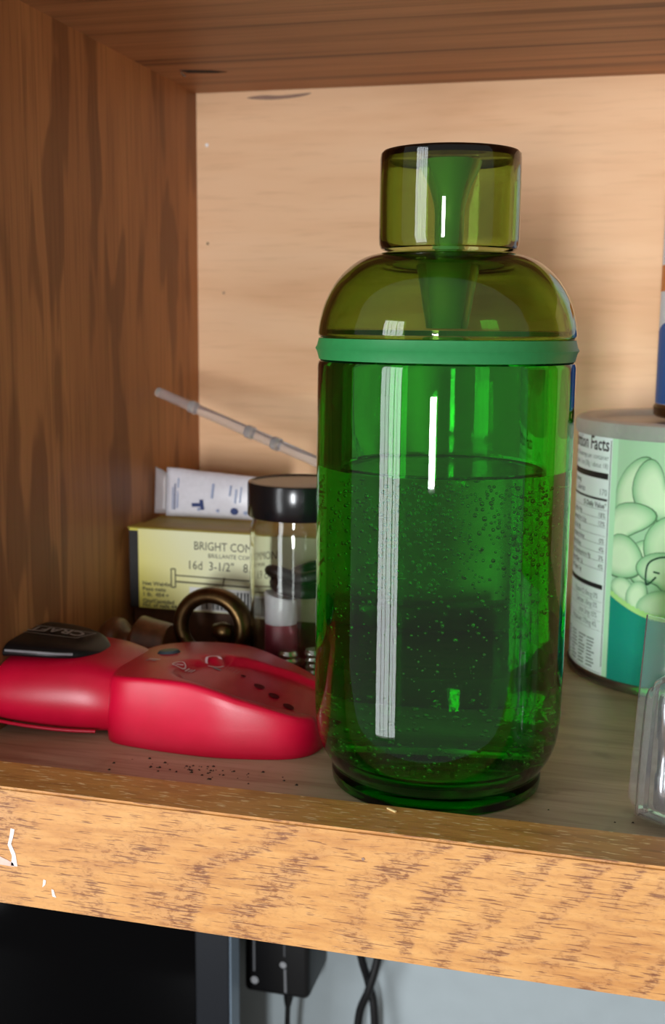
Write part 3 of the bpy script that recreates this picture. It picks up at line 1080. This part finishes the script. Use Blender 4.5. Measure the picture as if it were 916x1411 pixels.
# ------------------------------------------------------------------ clear tube leaning from the lid to the wall
A_, B_ = Vector((-.1770, .1600, .1290)), Vector((-.0600, .1040, .0926))
B_ = Vector((-.0640, .1070, .0976))
ct = thing('plastic_tube', 'clear plastic tube leaning from the black jar lid to the left wall', 'tube', tuple((A_ + B_) / 2))
d_ = (B_ - A_)
tube('tube_body', [A_ + d_ * (i / 12) for i in range(13)], .0026, M['tube'], ct, 14)
for f in (.20, .52, .66):
    c0 = A_ + d_ * f
    dn_ = d_.normalized()
    o = tube('tube_collar', [c0, c0 + dn_ * .0032], .0033, M['tube'], ct, 14)

# ------------------------------------------------------------------ nut can with lid, blue can on top
NC, NR = Vector((.0950, .1672, 0)), .0550
can = thing('nut_can', 'round nut can with pale lid and green-lit cashew label, right of bottle', 'can', tuple(NC))
lathe('can_body', [(0, .0016), (.0520, .0016), (.0545, .0004), (.0556, .0010), (.0557, .0030), (.0550, .0042), (.0550, .1162), (0, .1162)], [M['whitefilm']], can, NC[:2], n=128, closed=False, angle=30)
lathe('bottom_rim', [(.0552, .0002), (.0560, .0006), (.0561, .0034), (.0552, .0046)], M['steel'], can, NC[:2], n=128, angle=50)
lathe('can_lid', [(0, .1200), (.0440, .1200), (.0470, .1206), (.0490, .1228), (.0510, .1236), (.0545, .1234), (.0562, .1224), (.0566, .1205), (.0566, .1170), (.0561, .1158), (.0551, .1158), (.0551, .1180), (0, .1180)], M['lid'], can, NC[:2], n=128, closed=False, angle=30)
# label: u runs round the can to the right, in metres of arc; 0 at the front-left edge of the cashew picture
A0 = math.radians(-136)                           # where the nutrition panel ends
pr = Print()
ink, teal, deep = srgb(26, 30, 30), srgb(0, 150, 132), srgb(6, 74, 66)
green_lit, pale = srgb(200, 246, 208), srgb(240, 250, 252)  # border ink carries the green light thrown by the bottle
pr.rect(-.060, .0046, .0020, .1160, pale, 1, nu=24)
pr.rect(.0020, .0046, .0055, .1160, green_lit, 1, nu=3)
pr.rect(.0055, .0046, .100, .1160, srgb(186, 226, 190), 1, nu=40)  # picture ground, green bottle light mixed into its colour
panel_from = len(pr.v)
# panel frame and rows
pr.line([(.0012, .008), (.0012, .1060)], .0004, ink, 2)
pr.text('Nutrition Facts', .0002, .1010, .0088, ink, 3, 'RIGHT', .82, bold=.00012)
gr = srgb(120, 132, 134)
pr.text('about 24 servings per container', .0000, .0968, .0034, gr, 3, 'RIGHT', .9)
pr.text('Serving size  1 oz (28g / about 18)', .0000, .0930, .0034, gr, 3, 'RIGHT', .9)
pr.rect(-.040, .0880, .0002, .0908, ink, 3, nu=20)
pr.text('Amount per serving', -.0240, .0845, .0032, ink, 3, 'RIGHT', .9)
pr.text('Calories            170', -.0000, .0805, .0042, gr, 3, 'RIGHT', .9)
pr.rect(-.040, .0780, .0002, .0790, ink, 3, nu=20)
pr.text('% Daily Value*', .0000, .0745, .0034, ink, 3, 'RIGHT', .95, bold=.00006)
rows = [('Total Fat 14g', '18%'), ('Saturated Fat 2.5g', '13%'), ('Trans Fat 0g', ''), ('Cholesterol 0mg', '0%'), ('Sodium 85mg', '4%'), ('Total Carbohydrate 9g', '3%'), ('Dietary Fiber 1g', '4%'), ('Total Sugars 2g', '')]
for k, (a_, b2) in enumerate(rows):
    y_ = .0702 - k * .0040
    pr.rect(-.040, y_ + .0034, .0000, y_ + .0036, gr, 3, nu=16)
    pr.text(a_, -.0360, y_, .0031, ink, 3, 'LEFT', .9)
    if b2: pr.text(b2, -.0004, y_, .0032, ink, 3, 'RIGHT', .95)
pr.rect(-.040, .0366, -.0002, .0388, ink, 3, nu=20)
for k, s_t in enumerate(('Vitamin D 0mcg 0%', 'Calcium 10mg 0%', 'Iron 2mg 10%', 'Potassium 170mg 4%')):
    pr.text(s_t, -.0030, .0328 - k * .0036, .0030, gr, 3, 'RIGHT', .95)
    pr.rect(-.040, .0318 - k * .0036, -.0002, .0319 - k * .0036, gr, 3, nu=12)
random.seed(11)
for k in range(9):
    for u0 in (-.036, -.027, -.018, -.010):
        pr.rect(u0, .0170 - k * .0013, u0 + random.uniform(.004, .0075), .0175 - k * .0013, gr, 3, nu=2)
pr.rect(-.040, .0052, .0012, .0054, gr, 3, nu=14)


for i in range(panel_from, len(pr.v)):          # set the panel out from lid to foot
    u, w, l = pr.v[i]
    pr.v[i] = (u, w + .0085 if w > .0366 else .0052 + (w - .0052) * (.0399 / .0314), l)


def bean(cx, cy, L, w, bend, rot, layer, mid=(232, 254, 220), edge_=(150, 206, 158)):  # cashew colours tinted with the bottle's green light
    L, w = L * 1.3, w * 1.22
    cx, cy = .0055 + (cx - .0055) * 1.25, .044 + (cy - .044) * 1.07
    pts = []
    for i in range(28):
        a = 2 * PI * i / 28
        x, y = L * math.cos(a), w * math.sin(a)
        y += bend * (1 - (x / L) ** 2) * w - bend * w * .5
        if math.sin(a) < 0: y += .2 * w * math.exp(-(x / (L * .35)) ** 2) * (bend > .2)
        pts.append((cx + x * math.cos(rot) - y * math.sin(rot), cy + x * math.sin(rot) + y * math.cos(rot)))
    cen = (sum(p[0] for p in pts) / 28, sum(p[1] for p in pts) / 28)
    dkr = [(cen[0] + (u - cen[0]) * 1.05 + .0001, cen[1] + (w_ - cen[1]) * 1.06 - .0003) for u, w_ in pts]
    for i in range(28):
        j = (i + 1) % 28
        n1, n2 = [(cen[0] + (pts[k][0] - cen[0]) * .9, cen[1] + (pts[k][1] - cen[1]) * .9) for k in (i, j)]
        pr.poly([n1, dkr[i], dkr[j], n2], srgb(96, 136, 100), layer)
    pr.fan(pts, cen, srgb(*mid), srgb(*edge_), layer + 1)


def clipu(f, *a, **k):                             # keep the picture inside its frame
    b = len(pr.v)
    f(*a, **k)
    for i in range(b, len(pr.v)):
        u, w, l = pr.v[i]
        pr.v[i] = (max(.0055, u), w, l)


pr.poly([(.0180, .1085), (.030, .1125), (.060, .1125), (.060, .080), (.024, .082), (.014, .100)], deep, 2)
clipu(bean, .0125, .0905, .0125, .0056, .3, math.radians(68), 4)
clipu(bean, .0215, .0905, .0110, .0072, .5, math.radians(118), 6)
clipu(bean, .0330, .0860, .0110, .0070, .4, math.radians(60), 3)
clipu(bean, .0100, .0740, .0125, .0066, .6, math.radians(40), 8)
clipu(bean, .0270, .0690, .0115, .0075, .4, math.radians(70), 10)
clipu(bean, .0090, .0610, .0085, .0080, .2, math.radians(0), 12)
clipu(bean, .0190, .0610, .0085, .0066, .3, math.radians(60), 7)
clipu(bean, .0255, .0560, .0095, .0070, .4, math.radians(-30), 14)
clipu(bean, .0105, .0475, .0050, .0042, .2, math.radians(-30), 16)
clipu(bean, .0165, .0455, .0058, .0040, .2, math.radians(80), 17)
clipu(bean, .0260, .0435, .0095, .0050, .2, math.radians(10), 18)
clipu(bean, .0400, .0600, .0120, .0080, .4, math.radians(50), 11)
# lower colour field with a curved top edge
top = [(.0055 + .0022 * i, .0440 - .0082 * math.sin(min(1, i / 12) * PI / 2)) for i in range(44)]
lite = srgb(190, 240, 150)
for (u0, w0), (u1, w1) in zip(top[:-1], top[1:]):
    pr.poly([(u0, w0), (u1, w1), (u1, w1 + .0030), (u0, w0 + .0022)], lite, 21)
    pr.poly([(u0, .0046), (u1, .0046), (u1, w1), (u0, w0)], teal, 22)
lf = smooth_path([(.0275, .0560), (.0235, .0520), (.0230, .0585), (.0245, .0625), (.0290, .0650), (.0340, .0655)], 6)
pr.line(lf, .0008, srgb(16, 64, 50), 24)
pr.line([(.0262, .0582), (.0290, .0578)], .0008, srgb(16, 64, 50), 24)
pr.build('can_label', lambda u, w, h: (NC.x + (NR + .0001 + h) * math.cos(A0 + u / NR), NC.y + (NR + .0001 + h) * math.sin(A0 + u / NR), w), can, step=.00003)

BC = Vector((.1080, .1650, .1237))
bc = thing('blue_can', 'blue and white can standing on the lid of the nut can', 'can', tuple(BC))
z0 = BC.z
lathe('can_base', [(0, z0), (.0325, z0), (.0338, z0 + .0010), (.0340, z0 + .0045), (.0330, z0 + .0062), (0, z0 + .0062)], M['brass'], bc, BC[:2], n=96, closed=False, angle=30)
lathe('can_side', [(0, z0 + .0062), (.0330, z0 + .0062), (.0330, z0 + .118), (.0322, z0 + .120), (.0300, z0 + .121), (0, z0 + .121)], M['whitefilm'], bc, BC[:2], n=96, closed=False, angle=30)
pr = Print()
bl, wt = srgb(34, 92, 170), srgb(226, 232, 240)
q = 2 * PI * .033
for i in range(48):
    u0, u1 = q * i / 48, q * (i + 1) / 48
    f0, f1 = .040 + .006 * math.sin(u0 * 60), .040 + .006 * math.sin(u1 * 60)
    pr.poly([(u0, .0064), (u1, .0064), (u1, f1), (u0, f0)], bl, 2)
    pr.poly([(u0, f0), (u1, f1), (u1, .118), (u0, .118)], wt, 2)
    if 16 < i < 32:
        pr.poly([(u0, .058), (u1, .058), (u1, .070), (u0, .070)], srgb(216, 128, 60), 3)
pr.build('can_wrap', lambda u, w, h: (BC.x + (.0331 + h) * math.cos(u / .033), BC.y + (.0331 + h) * math.sin(u / .033), z0 + w), bc)

# ------------------------------------------------------------------ clear blister pack, lower right
bp = thing('blister_pack', 'clear plastic blister pack standing upright at the right front of the shelf', 'package', (.085, -.022, 0))
E_ = Vector((.80, -.60, 0))
N_ = Vector((-.60, -.80, 0))
O_ = Vector((.0697, -.0125, 0))


def bpt(s, n_, z):
    p = O_ + E_ * s + N_ * n_
    return (p.x + .032 * z, p.y, z)


def sheet(name, outline, n0, n1, m):
    k = len(outline)
    vs = [bpt(s, n0, z) for s, z in outline] + [bpt(s, n1, z) for s, z in outline]
    fs = [tuple(range(k)), tuple(range(k, 2 * k))[::-1]] + [(i, i + k, (i + 1) % k + k, (i + 1) % k) for i in range(k)]
    return mesh_obj(name, vs, fs, m, bp, smooth=False)


sheet('flange', [(.0, .0045), (.0045, .0004), (.048, .0004), (.048, .070), (.001, .070)], 0, .0005, M['clear'])
# hollow blister bulging towards the front
prof_b = smooth_path([(.0085, .0060), (.0110, .0035), (.0160, .0030), (.0380, .0030), (.0430, .0036), (.0450, .0070), (.0450, .0480), (.0430, .0530), (.0150, .0530), (.0105, .0490), (.0085, .0440)], 5, True)
k = len(prof_b)
cs = (sum(p[0] for p in prof_b) / k, sum(p[1] for p in prof_b) / k)
layers = [(1.0, .0006), (.985, .004), (.965, .0075), (.93, .0092), (.86, .0098)]
vs = []
for f, n_ in layers:
    vs += [bpt(cs[0] + (s - cs[0]) * f, n_, cs[1] + (z - cs[1]) * f) for s, z in prof_b]
fs = []
for a in range(len(layers) - 1):
    for i in range(k):
        j = (i + 1) % k
        fs.append((a * k + i, (a + 1) * k + i, (a + 1) * k + j, a * k + j))
fs.append(tuple((len(layers) - 1) * k + i for i in range(k))[::-1])
o = mesh_obj('blister', vs, fs, M['clear'], bp, angle=50)
md = o.modifiers.new('wall', 'SOLIDIFY')
md.thickness = .0004
md.offset = 0
# foot ridge of the pack
sheet('foot_ridge', [(.0045, .0002), (.048, .0002), (.048, .0036), (.0045, .0036)], .0006, .0026, M['clear'])
# the metal fitting inside
ft = thing('metal_fitting', 'bright metal fitting inside the clear blister pack', 'fitting', bpt(.024, .004, .01))


def fit_lathe(name, prof, s, n_):
    p = bpt(s, n_, 0)
    return lathe(name, prof, M['zinc'], ft, (p[0] + .0008, p[1]), n=32, closed=False, angle=40)


fit_lathe('fitting_body', [(0, .0075), (.0030, .0075), (.0034, .0085), (.0034, .0190), (.0028, .0200), (.0028, .0310), (.0035, .0320), (.0035, .0440), (.0030, .0465), (0, .0465)], .0168, .0048)
fit_lathe('fitting_pin', [(0, .0080), (.0026, .0080), (.0030, .0095), (.0030, .0400), (.0022, .0440), (0, .0440)], .0265, .0048)

# ------------------------------------------------------------------ under the cabinet
tv = thing('flat_screen', 'glossy black flat screen with slate frame under the cabinet', 'screen', (-.38, .158, -.42))
box('screen_frame', (-.62, .1500, -.418), (-.1357, .1665, -.085), M['bezel'], tv, bevel=.0015)
box('screen_panel', (-.60, .1492, -.40), (-.1555, .1504, -.10), M['screen'], tv, bevel=.0003)
box('frame_edge', (-.1359, .1512, -.416), (-.1353, .1655, -.087), M['bezel_lit'], tv)  # side of the frame, light on it painted as pale blue grey
box('stand_foot', (-.46, .11, -.42), (-.30, .20, -.414), M['bezel'], tv, bevel=.002)
ad = thing('power_adapter', 'black power adapter plugged into the wall under the cabinet', 'adapter', (-.12, .21, -.19))
box('adapter_case', (-.1410, .1900, -.2262), (-.1010, BY + .0055, -.150), M['black'], ad, bevel=.0035, seg=3)
pr = Print()
lg = srgb(150, 152, 156)
for cx, cz, r in ((-.1343, -.2178, .0024), (-.1168, -.2055, .0020)):
    pr.poly([(cx + r * math.cos(a * PI / 8), cz + r * math.sin(a * PI / 8)) for a in range(16)], lg, 1)
pr.line([(-.1345, -.2120), (-.1348, -.160)], .0012, srgb(96, 98, 102), 1)
pr.line([(-.1160, -.2000), (-.1162, -.160)], .0008, srgb(80, 82, 86), 1)
pr.line([(-.1152, -.2230), (-.1156, -.2080)], .0014, srgb(110, 112, 116), 1)
pr.build('adapter_print', lambda u, w, h: (u, .1899 - h, w), ad)
tube('strain_relief', [(-.1150, .1960, -.2255), (-.1152, .1960, -.2300), (-.1155, .1960, -.2345)], [.0034, .0028, .0020], M['black'], ad, 14)
tube('adapter_cable', smooth_path([(-.1155, .1960, -.2340), (-.1160, .1965, -.2480), (-.1172, .1990, -.2700), (-.1150, .2040, -.3300), (-.1100, .2060, -.4180)], 6), .0016, M['black'], ad, 10)


def cord(pts, lab):
    o = tube('hanging_cable', smooth_path(pts, 8), .0025, M['black'], None, 12)
    tag(o, lab, 'cord', 'black cords hanging on the wall')


cord([(-.0772, .2150, -.1300), (-.0770, .2150, -.1900), (-.0755, .2150, -.2080), (-.0712, .2180, -.2270), (-.0672, .2170, -.2480), (-.0650, .216, -.3200), (-.06, .21, -.4178)], 'black cord hanging on the wall, left strand above the crossing')
cord([(-.0618, .2150, -.1300), (-.0640, .2150, -.1900), (-.0655, .2140, -.2080), (-.0700, .2125, -.2270), (-.0770, .2150, -.2520), (-.0780, .216, -.3200), (-.08, .20, -.4178)], 'black cord hanging on the wall, right strand above the crossing')
